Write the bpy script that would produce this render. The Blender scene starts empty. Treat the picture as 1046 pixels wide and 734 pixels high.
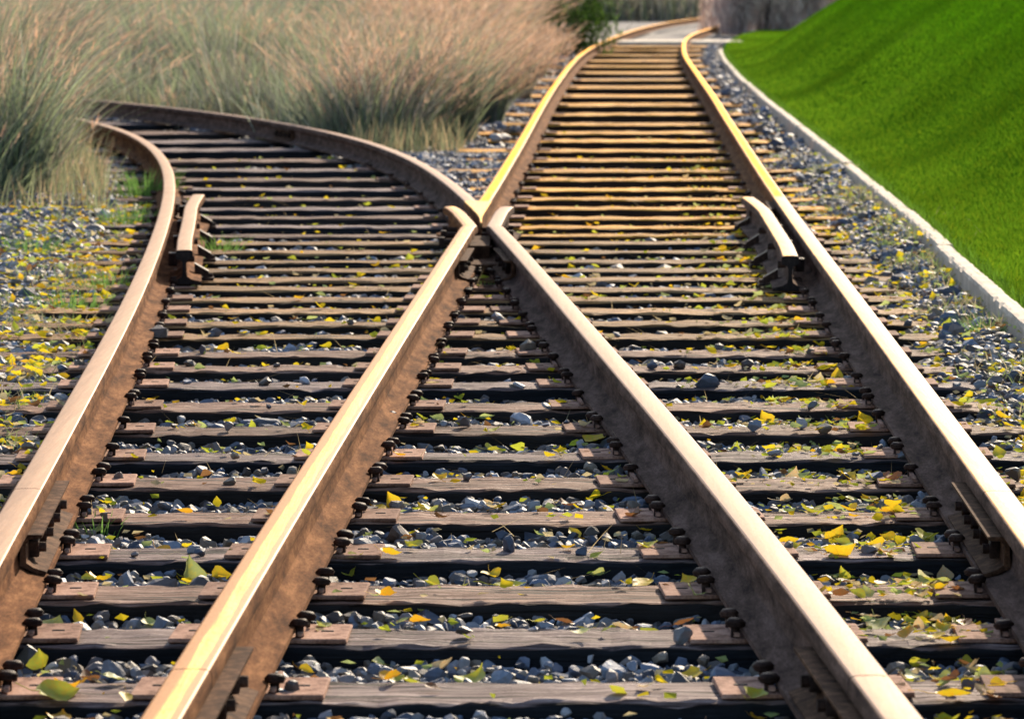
import bpy, bmesh, math, random
import numpy as np
random.seed(7); rng = np.random.default_rng(7)
sc = bpy.context.scene
COL = sc.collection
R = math.radians
# ------------------------------------------------------------------ camera
F = 4135.0; TH = math.atan(384 / F); CAMH = 1.25; ZR = 0.16
def ground(px, py, z=0.0):
    dx = (px - 523) / F; k = (py - 367) / F
    dy = math.cos(TH) - k * math.sin(TH); dz = -math.sin(TH) - k * math.cos(TH)
    t = (z - CAMH) / dz
    return dx * t, dy * t
cam_d = bpy.data.cameras.new('camera'); cam = bpy.data.objects.new('camera', cam_d); COL.objects.link(cam)
cam.location = (0, 0, CAMH); cam.rotation_euler = (R(90) - TH, 0, 0)
cam_d.sensor_width = 36; cam_d.lens = 36 * F / 1046; cam_d.clip_start = .1; cam_d.clip_end = 2000
cam_d.dof.use_dof = True; cam_d.dof.focus_distance = 10.2; cam_d.dof.aperture_fstop = 11.5
sc.camera = cam
# ------------------------------------------------------------------ light
SUN_AZ, SUN_EL = 17, 25
w = bpy.data.worlds.new('World'); sc.world = w; w.use_nodes = True
nt = w.node_tree; bg = nt.nodes['Background']; sky = nt.nodes.new('ShaderNodeTexSky')
sky.sky_type = 'NISHITA'; sky.sun_disc = False; sky.sun_elevation = R(SUN_EL); sky.sun_rotation = R(SUN_AZ)
nt.links.new(sky.outputs[0], bg.inputs[0]); bg.inputs[1].default_value = .15
sl = bpy.data.lights.new('sun', 'SUN'); sun = bpy.data.objects.new('sun', sl); COL.objects.link(sun)
sl.energy = 5; sl.angle = R(.6); sl.color = (1, .83, .62)
sun.rotation_euler = (R(90 - SUN_EL), 0, R(180 - SUN_AZ)); sun.location = (20, 40, 30)
sc.view_settings.view_transform = 'Standard'; sc.view_settings.look = 'None'
sc.view_settings.exposure = .66; sc.view_settings.gamma = 1
sc.cycles.max_bounces = 5; sc.cycles.diffuse_bounces = 2; sc.cycles.use_denoising = True
# ------------------------------------------------------------------ helpers
def tag(o, label=None, cat=None, group=None, kind=None):
    for k, v in (('label', label), ('category', cat), ('group', group), ('kind', kind)):
        if v: o[k] = v
    return o
def link(o, parent=None):
    COL.objects.link(o)
    if parent is not None: o.parent = parent
    return o
def empty(name, loc=(0, 0, 0)):
    o = bpy.data.objects.new(name, None); o.location = loc; o.empty_display_size = .1
    return link(o)
def npmesh(name, V, faces_n, idx, mats, attrs=None, smooth=False, mi=None):
    me = bpy.data.meshes.new(name)
    V = np.asarray(V, np.float32); idx = np.asarray(idx, np.int32).ravel()
    nf = len(idx) // faces_n
    me.vertices.add(len(V)); me.vertices.foreach_set('co', V.ravel())
    me.loops.add(len(idx)); me.loops.foreach_set('vertex_index', idx)
    me.polygons.add(nf); me.polygons.foreach_set('loop_start', np.arange(0, len(idx), faces_n, dtype=np.int32))
    if mi is not None: me.polygons.foreach_set('material_index', np.asarray(mi, np.int32))
    me.polygons.foreach_set('use_smooth', np.full(nf, smooth, dtype=bool))
    for m in (mats if isinstance(mats, (list, tuple)) else [mats]): me.materials.append(m)
    for k, a in (attrs or {}).items():
        a = np.asarray(a, np.float32)
        if a.ndim == 1:
            at = me.attributes.new(k, 'FLOAT', 'POINT'); at.data.foreach_set('value', a)
        else:
            if a.shape[1] == 3: a = np.concatenate([a, np.ones((len(a), 1), np.float32)], 1)
            at = me.attributes.new(k, 'FLOAT_COLOR', 'POINT'); at.data.foreach_set('color', a.ravel())
    me.update(calc_edges=True); me.validate()
    return me
def bm_mesh(name, bm, mats, smooth=False):
    me = bpy.data.meshes.new(name); bm.normal_update(); bm.to_mesh(me); bm.free()
    for m in (mats if isinstance(mats, (list, tuple)) else [mats]): me.materials.append(m)
    for p in me.polygons: p.use_smooth = smooth
    return me
def mobj(name, me, parent=None, loc=None, rot=None):
    o = bpy.data.objects.new(name, me)
    if loc is not None: o.location = loc
    if rot is not None: o.rotation_euler = rot
    return link(o, parent)
def box(bm, x0, x1, y0, y1, z0, z1, bev=0, jit=0):
    r = bmesh.ops.create_cube(bm, size=1)
    for v in r['verts']:
        v.co = ((x0 + x1) / 2 + v.co.x * (x1 - x0) + random.uniform(-jit, jit), (y0 + y1) / 2 + v.co.y * (y1 - y0) + random.uniform(-jit, jit), (z0 + z1) / 2 + v.co.z * (z1 - z0) + random.uniform(-jit, jit))
    if bev:
        es = list({e for v in r['verts'] for e in v.link_edges})
        bmesh.ops.bevel(bm, geom=es, offset=bev, segments=2, affect='EDGES', profile=.6)
def cyl(bm, c, r1, r2, h, axis='z', seg=12):
    from mathutils import Matrix
    rot = Matrix.Rotation(R(90), 4, 'Y') if axis == 'x' else (Matrix.Rotation(R(-90), 4, 'X') if axis == 'y' else Matrix.Identity(4))
    bmesh.ops.create_cone(bm, cap_ends=True, segments=seg, radius1=r1, radius2=r2, depth=h, matrix=Matrix.Translation(c) @ rot)
class Curve:
    """natural-looking interpolation x(y) through knots (Catmull-Rom tangents)"""
    def __init__(s, pts):
        s.y = np.array([p[0] for p in pts], float); s.x = np.array([p[1] for p in pts], float)
        s.m = np.gradient(s.x, s.y)
    def __call__(s, y):
        y = np.asarray(y, float); yc = np.clip(y, s.y[0], s.y[-1])
        i = np.clip(np.searchsorted(s.y, yc) - 1, 0, len(s.y) - 2)
        h = s.y[i + 1] - s.y[i]; t = (yc - s.y[i]) / h
        v = (2*t**3-3*t**2+1)*s.x[i] + (t**3-2*t**2+t)*h*s.m[i] + (-2*t**3+3*t**2)*s.x[i+1] + (t**3-t**2)*h*s.m[i+1]
        return v + (y - yc) * np.where(y < s.y[0], s.m[0], s.m[-1])
CA = Curve([(2,-.727),(6,-.92),(8,-1.016),(10,-1.112),(12,-1.212),(14,-1.319),(16,-1.437),(18,-1.565),(20,-1.705),(22,-1.863),(24,-2.048),(26,-2.271),(28,-2.54),(30,-2.875),(32,-3.31),(34,-3.85),(37.4,-5.4),(42,-8.2),(46,-11.5)])
CB = Curve([(2,.76),(6,.582),(8,.492),(10,.391),(12,.281),(14,.171),(16,.06),(18,-.057),(20,-.183),(22,-.325),(24,-.496),(26,-.715),(28,-1.004),(30,-1.382),(32,-1.853),(34,-2.42),(36,-3.1),(38,-3.9),(40,-4.9),(43,-6.8),(47,-10.2),(49,-12.4)])
CC = Curve([(2,-.619),(6,-.524),(8,-.476),(10,-.424),(12,-.37),(14,-.315),(16,-.26),(18,-.205),(20,-.149),(22,-.093),(24,-.04),(28,.063),(32,.16),(36,.259),(40,.362),(46,.53),(52,.706),(58,.9),(64,1.124),(70,1.393),(76,1.707),(82,2.045),(88,2.408),(94,2.8),(100,3.228),(106,3.699),(112,4.222),(118,4.806),(124,5.466),(130,6.201),(140,7.8)])
CD = Curve([(2,.873),(6,.979),(10,1.085),(14,1.191),(18,1.296),(22,1.408),(26,1.53),(30,1.655),(34,1.78),(38,1.91),(46,2.15),(52,2.33),(58,2.51),(64,2.715),(70,2.96),(76,3.226),(82,3.551),(88,3.948),(94,4.418),(100,4.93),(106,5.5),(112,6.15),(124,7.6),(132,8.8)])
CK = Curve([(4,1.5),(14,1.79),(18.4,1.93),(20.7,2.01),(24.4,2.12),(28.8,2.24),(34.4,2.39),(42.7,2.61),(55,3.0),(63,3.3),(71.5,3.68),(90,4.9),(110,6.9),(140,10.5)])
def vnoise(x, y, s, seed):
    r = np.random.default_rng(seed); T = r.random((64, 64))
    x = np.asarray(x, float) / s; y = np.asarray(y, float) / s
    xi = np.floor(x).astype(int); yi = np.floor(y).astype(int); fx = x - xi; fy = y - yi
    fx = fx*fx*(3-2*fx); fy = fy*fy*(3-2*fy)
    a = T[xi % 64, yi % 64]; b = T[(xi+1) % 64, yi % 64]; c = T[xi % 64, (yi+1) % 64]; d = T[(xi+1) % 64, (yi+1) % 64]
    return (a*(1-fx)+b*fx)*(1-fy) + (c*(1-fx)+d*fx)*fy
# ------------------------------------------------------------------ materials
class M:
    def __init__(s, name, rough=.7, metal=0.0, spec=.5):
        s.m = bpy.data.materials.new(name); s.m.use_nodes = True; s.nt = s.m.node_tree
        s.p = s.nt.nodes['Principled BSDF']; s.p.inputs['Roughness'].default_value = rough
        s.p.inputs['Metallic'].default_value = metal; s.p.inputs['Specular IOR Level'].default_value = spec
        s.out = s.nt.nodes['Material Output']
    def n(s, t, **k):
        nd = s.nt.nodes.new('ShaderNode' + t)
        for a, v in k.items():
            if a.startswith('_'): nd.inputs[a[1:].replace('_', ' ')].default_value = v
            else: setattr(nd, a, v)
        return nd
    def l(s, a, b): s.nt.links.new(a, b)
    def coord(s, scale=(1, 1, 1), kind='Object'):
        t = s.n('TexCoord'); m = s.n('Mapping'); m.inputs['Scale'].default_value = scale
        s.l(t.outputs[kind], m.inputs['Vector']); return m.outputs[0]
    def noise(s, vec, scale, detail=5, rough=.6):
        a = s.n('TexNoise'); a.inputs['Scale'].default_value = scale; a.inputs['Detail'].default_value = detail; a.inputs['Roughness'].default_value = rough
        s.l(vec, a.inputs['Vector']); return a.outputs['Fac']
    def ramp(s, fac, stops):
        r = s.n('ValToRGB'); e = r.color_ramp.elements
        while len(e) < len(stops): e.new(.5)
        for i, (p, c) in enumerate(stops):
            e[i].position = p; e[i].color = (*c, 1) if not isinstance(c, (int, float)) else (c, c, c, 1)
        s.l(fac, r.inputs[0]); return r.outputs[0]
    def mix(s, f, a, b, mode='MIX'):
        m = s.n('MixRGB', blend_type=mode)
        for i, v in enumerate((f, a, b)):
            if isinstance(v, (int, float)): m.inputs[i].default_value = v if i == 0 else (v, v, v, 1)
            elif isinstance(v, tuple): m.inputs[i].default_value = (*v, 1)
            else: s.l(v, m.inputs[i])
        return m.outputs[0]
    def math(s, op, a, b=0.0, clamp=False):
        m = s.n('Math', operation=op, use_clamp=clamp)
        for i, v in enumerate((a, b)):
            if isinstance(v, (int, float)): m.inputs[i].default_value = v
            else: s.l(v, m.inputs[i])
        return m.outputs[0]
    def attr(s, name, col=False):
        a = s.n('Attribute', attribute_name=name); return a.outputs['Color' if col else 'Fac']
    def bump(s, h, strength=.5, dist=.01):
        b = s.n('Bump'); b.inputs['Strength'].default_value = strength; b.inputs['Distance'].default_value = dist
        s.l(h, b.inputs['Height']); s.l(b.outputs[0], s.p.inputs['Normal'])
    def color(s, c):
        if isinstance(c, tuple): s.p.inputs['Base Color'].default_value = (*c, 1)
        else: s.l(c, s.p.inputs['Base Color'])
        return s
    def rough(s, c): s.l(c, s.p.inputs['Roughness'])
    def leafy(s, col, trans=.35):
        t = s.n('BsdfTranslucent'); mx = s.n('MixShader'); mx.inputs[0].default_value = trans
        if isinstance(col, tuple): t.inputs[0].default_value = (*col, 1)
        else: s.l(col, t.inputs[0])
        s.l(s.p.outputs[0], mx.inputs[1]); s.l(t.outputs[0], mx.inputs[2]); s.l(mx.outputs[0], s.out.inputs[0])

def rail_material(name, tops, band_c, band_w, band_rough=.36, edge=(.40,.24,.13), metal=.75, rusts=((.075,.030,.014), (.20,.085,.036), (.36,.17,.075)), tint=(1,.8,.6)):
    m = M(name, spec=.3)
    v = m.coord((1, .2, 1)); m.p.inputs['Specular Tint'].default_value = (*tint, 1)
    n1 = m.noise(v, 22, 9, .72); n2 = m.noise(v, 190, 5, .7); n3 = m.noise(m.coord((30, 1.1, 30)), 3, 6, .6)
    rust = m.ramp(n1, [(.36, rusts[0]), (.5, rusts[1]), (.64, rusts[2])])
    rust = m.mix(.55, rust, m.ramp(n2, [(.35, .35), (.65, 1.0)]), 'MULTIPLY')
    sgn = m.attr('side_pos'); top = m.attr('polish')
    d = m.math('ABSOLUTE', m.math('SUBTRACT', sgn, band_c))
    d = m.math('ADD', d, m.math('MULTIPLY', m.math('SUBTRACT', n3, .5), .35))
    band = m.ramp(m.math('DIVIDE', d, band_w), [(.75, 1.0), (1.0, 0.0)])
    headc = m.mix(.7, m.mix(n3, edge, tuple(c * 1.25 for c in edge)), m.ramp(n2, [(.25, .6), (.7, 1.1)]), 'MULTIPLY')
    worn = m.math('GREATER_THAN', top, .5)
    sc2 = m.noise(m.coord((260, 2.2, 260)), 1.0, 4, .7)
    band = m.math('MULTIPLY', band, m.ramp(m.mix(.45, sc2, n1), [(.34, .25), (.52, 1.0)]))
    bandf = m.math('MULTIPLY', band, worn)
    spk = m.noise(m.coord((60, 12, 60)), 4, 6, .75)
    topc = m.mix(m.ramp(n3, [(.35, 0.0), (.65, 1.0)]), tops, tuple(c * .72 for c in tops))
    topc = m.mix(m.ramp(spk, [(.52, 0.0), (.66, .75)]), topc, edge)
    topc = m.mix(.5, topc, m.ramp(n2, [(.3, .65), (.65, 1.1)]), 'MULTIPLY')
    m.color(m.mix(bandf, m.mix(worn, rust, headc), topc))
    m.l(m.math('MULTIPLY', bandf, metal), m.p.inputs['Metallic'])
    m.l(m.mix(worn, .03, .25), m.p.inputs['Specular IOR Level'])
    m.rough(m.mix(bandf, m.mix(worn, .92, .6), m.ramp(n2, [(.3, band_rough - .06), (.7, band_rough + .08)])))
    m.bump(m.mix(.6, n1, n2), .45, .0012)
    return m.m
RM_A = rail_material('rail_steel_dull', (.42,.27,.18), 0.0, .95, .62, (.30,.165,.09), .35, tint=(1,.78,.6))
RM_B = rail_material('rail_steel_grey', (.36,.25,.195), 0.05, .85, .64, (.24,.135,.085), .35, ((.055,.034,.027), (.135,.083,.063), (.22,.14,.11)), (1,.78,.62))
RM_C = rail_material('rail_steel_bright', (.92,.57,.26), .12, .38, .48, (.48,.19,.04), .9, tint=(1,.82,.54))
RM_D = rail_material('rail_steel_ochre', (.80,.47,.21), -.40, .44, .54, (.42,.19,.06), .85, ((.055,.034,.027), (.135,.083,.063), (.22,.14,.11)), (1,.84,.62))
RM_GLOW = rail_material('rail_steel_golden', (1.0,.56,.11), 0.0, .7, .42, (.55,.22,.03), 1.0, tint=(1,.66,.24))  # golden sun glow over the far right track, put into the steel colour
def rust_mat(name, c1, c2, c3, rough=.7, metal=0.0):
    m = M(name, rough, metal, .04); v = m.coord(); n1 = m.noise(v, 25, 8, .7); n2 = m.noise(v, 220, 3)
    oi = m.n('ObjectInfo'); mr = m.n('MapRange'); m.l(oi.outputs['Random'], mr.inputs[0]); mr.inputs[3].default_value = .6; mr.inputs[4].default_value = 1.15
    cc = m.mix(.6, m.ramp(n1, [(.36, c1), (.5, c2), (.66, c3)]), m.ramp(n2, [(.3, .4), (.7, 1.15)]), 'MULTIPLY'); m.color(m.mix(1.0, cc, mr.outputs[0], 'MULTIPLY')); m.bump(m.mix(.5, n1, n2), .6, .003); return m.m
M_PLATE = rust_mat('rusty_plate', (.17,.09,.06), (.42,.24,.17), (.60,.38,.28), .8)
M_SPIKE = rust_mat('dark_rusty_spike', (.025,.016,.013), (.055,.033,.026), (.12,.07,.05), .55)
M_BAR = rust_mat('rusty_joint_bar', (.05,.025,.016), (.12,.06,.034), (.26,.14,.08), .85)
M_END = rust_mat('sawn_dark_steel', (.02,.016,.015), (.035,.028,.026), (.06,.045,.04), .6)

def wood(name, topc, sidec):
    m = M(name, .8, 0, .05)
    t = m.n('TexCoord'); oi = m.n('ObjectInfo'); 
    ad = m.n('VectorMath', operation='ADD'); sc_ = m.n('VectorMath', operation='SCALE'); sc_.inputs['Scale'].default_value = 37.0
    cb = m.n('CombineXYZ'); m.l(oi.outputs['Random'], cb.inputs[0]); m.l(oi.outputs['Random'], cb.inputs[1]); m.l(cb.outputs[0], sc_.inputs[0])
    m.l(t.outputs['Object'], ad.inputs[0]); m.l(sc_.outputs[0], ad.inputs[1])
    def mp(s): 
        q = m.n('Mapping'); q.inputs['Scale'].default_value = s; m.l(ad.outputs[0], q.inputs['Vector']); return q.outputs[0]
    grain = m.noise(mp((1.2, 45, 45)), 2.2, 8, .7); fine = m.noise(mp((6, 160, 160)), 2, 4, .6); blot = m.noise(mp((1, 1, 1)), 4.5, 5, .65)
    crack = m.ramp(m.noise(mp((.7, 26, 26)), 2.0, 3, .5), [(.39, 1.0), (.45, 0.0)])
    a, b, c = topc
    base = m.ramp(grain, [(.3, a), (.5, b), (.68, c)])
    base = m.mix(.5, base, m.ramp(blot, [(.32, .35), (.6, 1.2)]), 'MULTIPLY')
    base = m.mix(.6, base, m.ramp(fine, [(.3, .4), (.7, 1.25)]), 'MULTIPLY')
    base = m.mix(crack, base, (.02,.016,.014))
    br = m.n('MapRange'); m.l(oi.outputs['Random'], br.inputs[0]); br.inputs[3].default_value = .72; br.inputs[4].default_value = 1.2
    base = m.mix(1.0, base, br.outputs[0], 'MULTIPLY')
    side = m.mix(.6, m.ramp(grain, [(.3, tuple(v * .5 for v in sidec)), (.7, sidec)]), m.ramp(blot, [(.3, .6), (.7, 1.3)]), 'MULTIPLY')
    f = m.ramp(m.math('ADD', m.attr('creosote'), m.math('MULTIPLY', m.math('SUBTRACT', blot, .5), .5)), [(.35, 0.0), (.6, 1.0)])
    m.color(m.mix(f, base, side)); m.rough(m.ramp(grain, [(.3, .85), (.7, .52)]))
    m.bump(m.mix(.5, m.math('SUBTRACT', grain, crack), fine), .8, .006)
    return m.m
W_GREY = wood('weathered_grey_timber', ((.045,.030,.028), (.225,.158,.142), (.52,.40,.36)), (.024,.026,.03))
W_BROWN = wood('weathered_brown_timber', ((.045,.025,.018), (.23,.13,.09), (.48,.31,.235)), (.036,.032,.03))
W_GLOW = wood('bleached_ochre_timber', ((.42,.13,.02), (.93,.42,.055), (1.0,.60,.11)), (.05,.03,.02))  # glow beyond the frog painted into the right-hand timbers

def colmat(name, rough=.8, trans=0, bumpscale=60, bstr=.4, spec=.3):
    m = M(name, rough, 0, spec); c = m.attr('col', True); v = m.coord()
    n = m.noise(v, bumpscale, 5, .65); c2 = m.mix(.5, c, m.ramp(n, [(.3, .6), (.7, 1.3)]), 'MULTIPLY'); m.color(c2)
    if bstr: m.bump(n, bstr, .004)
    if trans: m.leafy(c2, trans)
    return m.m
M_STONE = colmat('crushed_stone', .62, 0, 70, .5, .5)
M_BLADE = colmat('grass_blades', 1.0, .4, 6, 0, 0)
M_DRY = colmat('dry_stalks', 1.0, .5, 6, 0, 0)
gm = M('ballast_dirt', .9); v = gm.coord()
vo = gm.n('TexVoronoi'); vo.inputs['Scale'].default_value = 20; gm.l(v, vo.inputs['Vector'])
nn = gm.noise(v, 3, 8, .7)
gm.color(gm.mix(.8, gm.ramp(nn, [(.3, (.055,.05,.05)), (.5, (.13,.12,.115)), (.75, (.2,.18,.165))]), gm.ramp(vo.outputs['Color'], [(.1, .5), (.9, 1.4)]), 'MULTIPLY'))
gm.bump(gm.mix(.5, vo.outputs['Distance'], nn), 1, .03); M_DIRT = gm.m
gm = M('lawn_soil_green', 1.0, 0, 0); v = gm.coord((1, .35, 1)); n1 = gm.noise(v, 1.1, 6, .6); n2 = gm.noise(gm.coord(), 60, 4, .7)
gm.color(gm.mix(.6, gm.ramp(n1, [(.3, (.03,.10,.005)), (.55, (.06,.17,.008)), (.75, (.12,.23,.015))]), gm.ramp(n2, [(.3, .4), (.7, 1.3)]), 'MULTIPLY')); gm.bump(n2, 1, .04); M_LAWN = gm.m
gm = M('concrete_weathered', .85); v = gm.coord(); n1 = gm.noise(v, 6, 8, .7); n2 = gm.noise(v, 90, 5, .7); n3 = gm.noise(v, 30, 4, .6)
gm.color(gm.mix(.5, gm.ramp(n1, [(.3, (.38,.30,.22)), (.6, (.64,.53,.40))]), gm.ramp(n2, [(.3, .6), (.65, 1.15)]), 'MULTIPLY')); gm.bump(gm.mix(.5, n2, n3), .6, .006); M_CONC = gm.m
gm = M('asphalt_far', .9); v = gm.coord(); n1 = gm.noise(v, 8, 6, .7)
gm.color(gm.ramp(n1, [(.3, (.075,.065,.06)), (.7, (.13,.115,.105))])); M_ASPH = gm.m

# ------------------------------------------------------------------ rails
PROF = [(-.070,0,0),(-.070,.011,0),(-.030,.020,0),(-.012,.032,0),(-.008,.05,0),(-.008,.088,0),(-.013,.099,0),(-.033,.106,0),(-.0355,.112,0),(-.0352,.130,0),(-.032,.1375,.2),(-.027,.1405,1),(-.014,.1418,1),(0,.142,1),
        (.014,.1418,1),(.027,.1405,1),(.032,.1375,.2),(.0352,.130,0),(.0355,.112,0),(.033,.106,0),(.013,.099,0),(.008,.088,0),(.008,.05,0),(.012,.032,0),(.030,.020,0),(.070,.011,0),(.070,0,0)]
ZB = .018
def sweep(name, P, mat, prof=PROF, z0=ZB, origin=None, smooth=False):
    """P: list of (x,y) path points. returns mesh in local coordinates about origin"""
    P = np.array(P, float); T = np.gradient(P, axis=0); T /= np.linalg.norm(T, axis=1)[:, None]; N = np.stack([T[:, 1], -T[:, 0]], 1)
    o = np.array(origin if origin is not None else (P[0][0], P[0][1]))
    k = len(prof); V = []; pol = []; sp = []
    for p, n in zip(P, N):
        for s_, z, q in prof:
            V.append((p[0]-o[0]+n[0]*s_, p[1]-o[1]+n[1]*s_, z0+z)); pol.append(q); sp.append(s_ / .0355)
    faces = []; n = len(P)
    me = bpy.data.meshes.new(name)
    for i in range(n-1):
        for j in range(k):
            a = i*k+j; b = i*k+(j+1) % k
            faces.append((a, b, b+k, a+k))
    faces.append(tuple(range(k))); faces.append(tuple((n-1)*k+j for j in reversed(range(k))))
    me.from_pydata([tuple(map(float, v)) for v in V], [], faces)
    at = me.attributes.new('polish', 'FLOAT', 'POINT'); at.data.foreach_set('value', pol)
    at = me.attributes.new('side_pos', 'FLOAT', 'POINT'); at.data.foreach_set('value', sp)
    for m in (mat if isinstance(mat, list) else [mat]): me.materials.append(m)
    if isinstance(mat, list) and len(mat) > 1: me.polygons[len(faces)-1].material_index = 1; me.polygons[len(faces)-2].material_index = 1
    bm = bmesh.new(); bm.from_mesh(me); bmesh.ops.recalc_face_normals(bm, faces=bm.faces); bm.to_mesh(me); bm.free()
    for p in me.polygons: p.use_smooth = len(p.vertices) == 4
    me.set_sharp_from_angle(angle=R(24))
    return me
def path(c, y0, y1, step=.5, off=0.0):
    n = max(2, int((y1-y0)/step)+1); ys = np.linspace(y0, y1, n)
    return [(float(c(y))+off, float(y)) for y in ys]
def rail(curve, y0, y1, mat, label, step=.5):
    P = path(curve, y0, y1, step)
    root = empty('rail', (P[0][0], P[0][1], 0))
    tag(root, label, 'rail', 'running rails of the two tracks')
    o = mobj('rail_bar', sweep('rail_bar', P, [mat, M_END]), root)
    return root
def joint_bar(root, curve, yc, length, side, nb=4):
    """fishplate with bolts, child of a rail"""
    ox, oy = root.location.x, root.location.y
    prof = [(side*s, z, 0) for s, z in [(.012,.033),(.048,.017),(.066,.0155),(.068,.021),(.040,.030),(.026,.040),(.024,.078),(.032,.089),(.058,.0905),(.060,.0985),(.016,.0985)]]
    P = path(curve, yc-length/2, yc+length/2, .2)
    jb = mobj('joint_bar', sweep('joint_bar', P, M_BAR, prof, ZB, (ox, oy)), root)
    for i in range(nb):
        y = yc + (i-(nb-1)/2)*length/nb; x = float(curve(y))
        bm = bmesh.new()
        box(bm, *sorted((side*.024, side*.046)), -.018, .018, -.018, .018, .005, .001)
        cyl(bm, (side*.05, 0, 0), .011, .010, .02, 'x', 10)
        o = mobj('bolt', bm_mesh('bolt', bm, M_SPIKE), jb, (x-ox, y-oy, ZB+.058)); o.rotation_euler = (random.uniform(0, 1.5), 0, -math.atan(float(curve(y+.1)-curve(y-.1))/.2))
    return jb
gap = .006
rA1 = rail(CA, 3, 8.72-gap, RM_A, 'near length of the leftmost rail, dull tan top, running out of the lower left edge')
rA2 = rail(CA, 8.72, 21.2-gap, RM_A, 'middle length of the leftmost rail, broad dull pinkish top, passing the left guard rail')
rA3 = rail(CA, 21.2, 46, RM_A, 'far length of the leftmost rail, curving left behind tall dry grass', .4)
rB1 = rail(CB, 3, 6.34-gap, RM_B, 'short end of the third rail from the left, cut by lower edge')
rB2 = rail(CB, 6.34, 17.0-gap, RM_B, 'grey brown rail running from the crossing frog down to the lower right')
rB3 = rail(CB, 20.35, 31.6-gap, RM_B, 'rusty brown rail curving left from crossing frog toward tall grass', .4)
rB4 = rail(CB, 31.6, 48.5, RM_B, 'thin far end of the left track outer rail against the green grass', .4)
rC1 = rail(CC, 3, 6.4-gap, RM_C, 'short end of the second rail from the left, cut by the lower edge')
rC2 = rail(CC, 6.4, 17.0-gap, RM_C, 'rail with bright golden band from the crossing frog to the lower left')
rC3 = rail(CC, 20.35, 139, RM_GLOW, 'golden rail running from crossing frog into the far distance, bending right', .6)
rD1 = rail(CD, 3, 8.68-gap, RM_D, 'near length of the rightmost rail, leaving at the lower right edge')
rD2 = rail(CD, 8.68, 20.8-gap, RM_D, 'middle length of the rightmost rail, ochre top, beside the right guard rail')
rD3 = rail(CD, 20.8, 131, RM_GLOW, 'far length of the rightmost rail, golden and bending sharply right in the distance', .6)
joint_bar(rA1, CA, 8.75, .92, 1); joint_bar(rD1, CD, 8.72, .92, -1)
joint_bar(rB1, CB, 6.42, .92, -1); joint_bar(rC1, CC, 6.42, .92, 1)
joint_bar(rA3, CA, 21.2, .7, 1); joint_bar(rD3, CD, 20.8, .7, -1); joint_bar(rB4, CB, 31.6, .7, 1)
joint_bar(rB4, CB, 31.6, .7, -1)
joint_bar(rA1, CA, 8.75, .92, -1); joint_bar(rD1, CD, 8.72, .92, 1)

# ------------------------------------------------------------------ crossing frog
fr = empty('crossing_frog', (float(CC(17)), 17.0, 0)); fo = (fr.location.x, 17.0)
tag(fr, 'cast steel crossing frog where the two inner rails cross, with flared wing rails', 'frog')
def hinge(y): return y
PW1 = path(CC, 17.0, 18.2, .2) + [(float(CB(y))-.115, y) for y in (18.3, 18.5, 18.8, 19.1, 19.4)] + [(float(CB(19.7))-.122, 19.7), (float(CB(19.85))-.13, 19.85)]
PW2 = path(CB, 17.0, 18.2, .2) + [(float(CC(y))+.115, y) for y in (18.3, 18.5, 18.8, 19.1, 19.4)] + [(float(CC(19.7))+.122, 19.7), (float(CC(19.85))+.13, 19.85)]
wA = mobj('wing_rail', sweep('wing_rail', PW1, [RM_C, M_END], origin=fo), fr)
wB = mobj('wing_rail', sweep('wing_rail', PW2, [RM_B, M_END], origin=fo), fr)
# point (nose): wedge that widens from the nose to the two rail heads
V = []; Fc = []
ys = np.linspace(18.75, 20.345, 12)
for y in ys:
    l = float(CB(y))-.035; r = float(CC(y))+.035
    if r-l < .012: mx = (l+r)/2; l, r = mx-.006, mx+.006
    zt = .160-.012*max(0, 1-(y-18.75)/.5)
    wb_l, wb_r = l+min(.02, (r-l)*.25), r-min(.02, (r-l)*.25)
    V += [(l-.02, y, ZB), (wb_l, y, ZB+.03), (wb_l, y, ZB+.088), (l, y, ZB+.106), (l, y, zt-.006), (l+.004, y, zt), (r-.004, y, zt), (r, y, zt-.006), (r, y, ZB+.106), (wb_r, y, ZB+.088), (wb_r, y, ZB+.03), (r+.02, y, ZB)]
k = 12
for i in range(len(ys)-1):
    for j in range(k): a = i*k+j; b = i*k+(j+1) % k; Fc.append((a, b, b+k, a+k))
Fc += [tuple(range(k)), tuple((len(ys)-1)*k+j for j in reversed(range(k)))]
me = bpy.data.meshes.new('point_rail'); me.from_pydata([(x-fo[0], y-fo[1], z) for x, y, z in V], [], Fc)
at = me.attributes.new('polish', 'FLOAT', 'POINT'); at.data.foreach_set('value', [0,0,0,0,.2,1,1,.2,0,0,0,0]*len(ys))
at = me.attributes.new('side_pos', 'FLOAT', 'POINT'); at.data.foreach_set('value', [0.2]*len(V))
me.materials.append(RM_C); bm = bmesh.new(); bm.from_mesh(me); bmesh.ops.recalc_face_normals(bm, faces=bm.faces); bm.to_mesh(me); bm.free()
mobj('point_rail', me, fr)
bm = bmesh.new(); box(bm, -.12, .12, -.75, .75, 0, .03, .004); box(bm, -.045, .045, -.35, .35, .03, .085, .004)
mobj('filler_block', bm_mesh('filler_block', bm, M_BAR), fr, (float(CC(18.1))+.06-fo[0], 1.1, .0185))
for c, s in ((CC, 1), (CB, -1)):
    joint_bar(fr, c, 17.0, .8, s, 3); joint_bar(fr, c, 17.0, .8, -s, 3)
for y in (18.4, 18.9, 19.3):
    bm = bmesh.new(); cyl(bm, (0, 0, 0), .014, .014, .34, 'x', 10); box(bm, -.17, -.145, -.022, .022, -.022, .022, .003); box(bm, .145, .17, -.022, .022, -.022, .022, .003)
    mobj('bolt', bm_mesh('bolt', bm, M_SPIKE), fr, (float(CC(19.5))-fo[0], y-17, ZB+.06))

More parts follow.
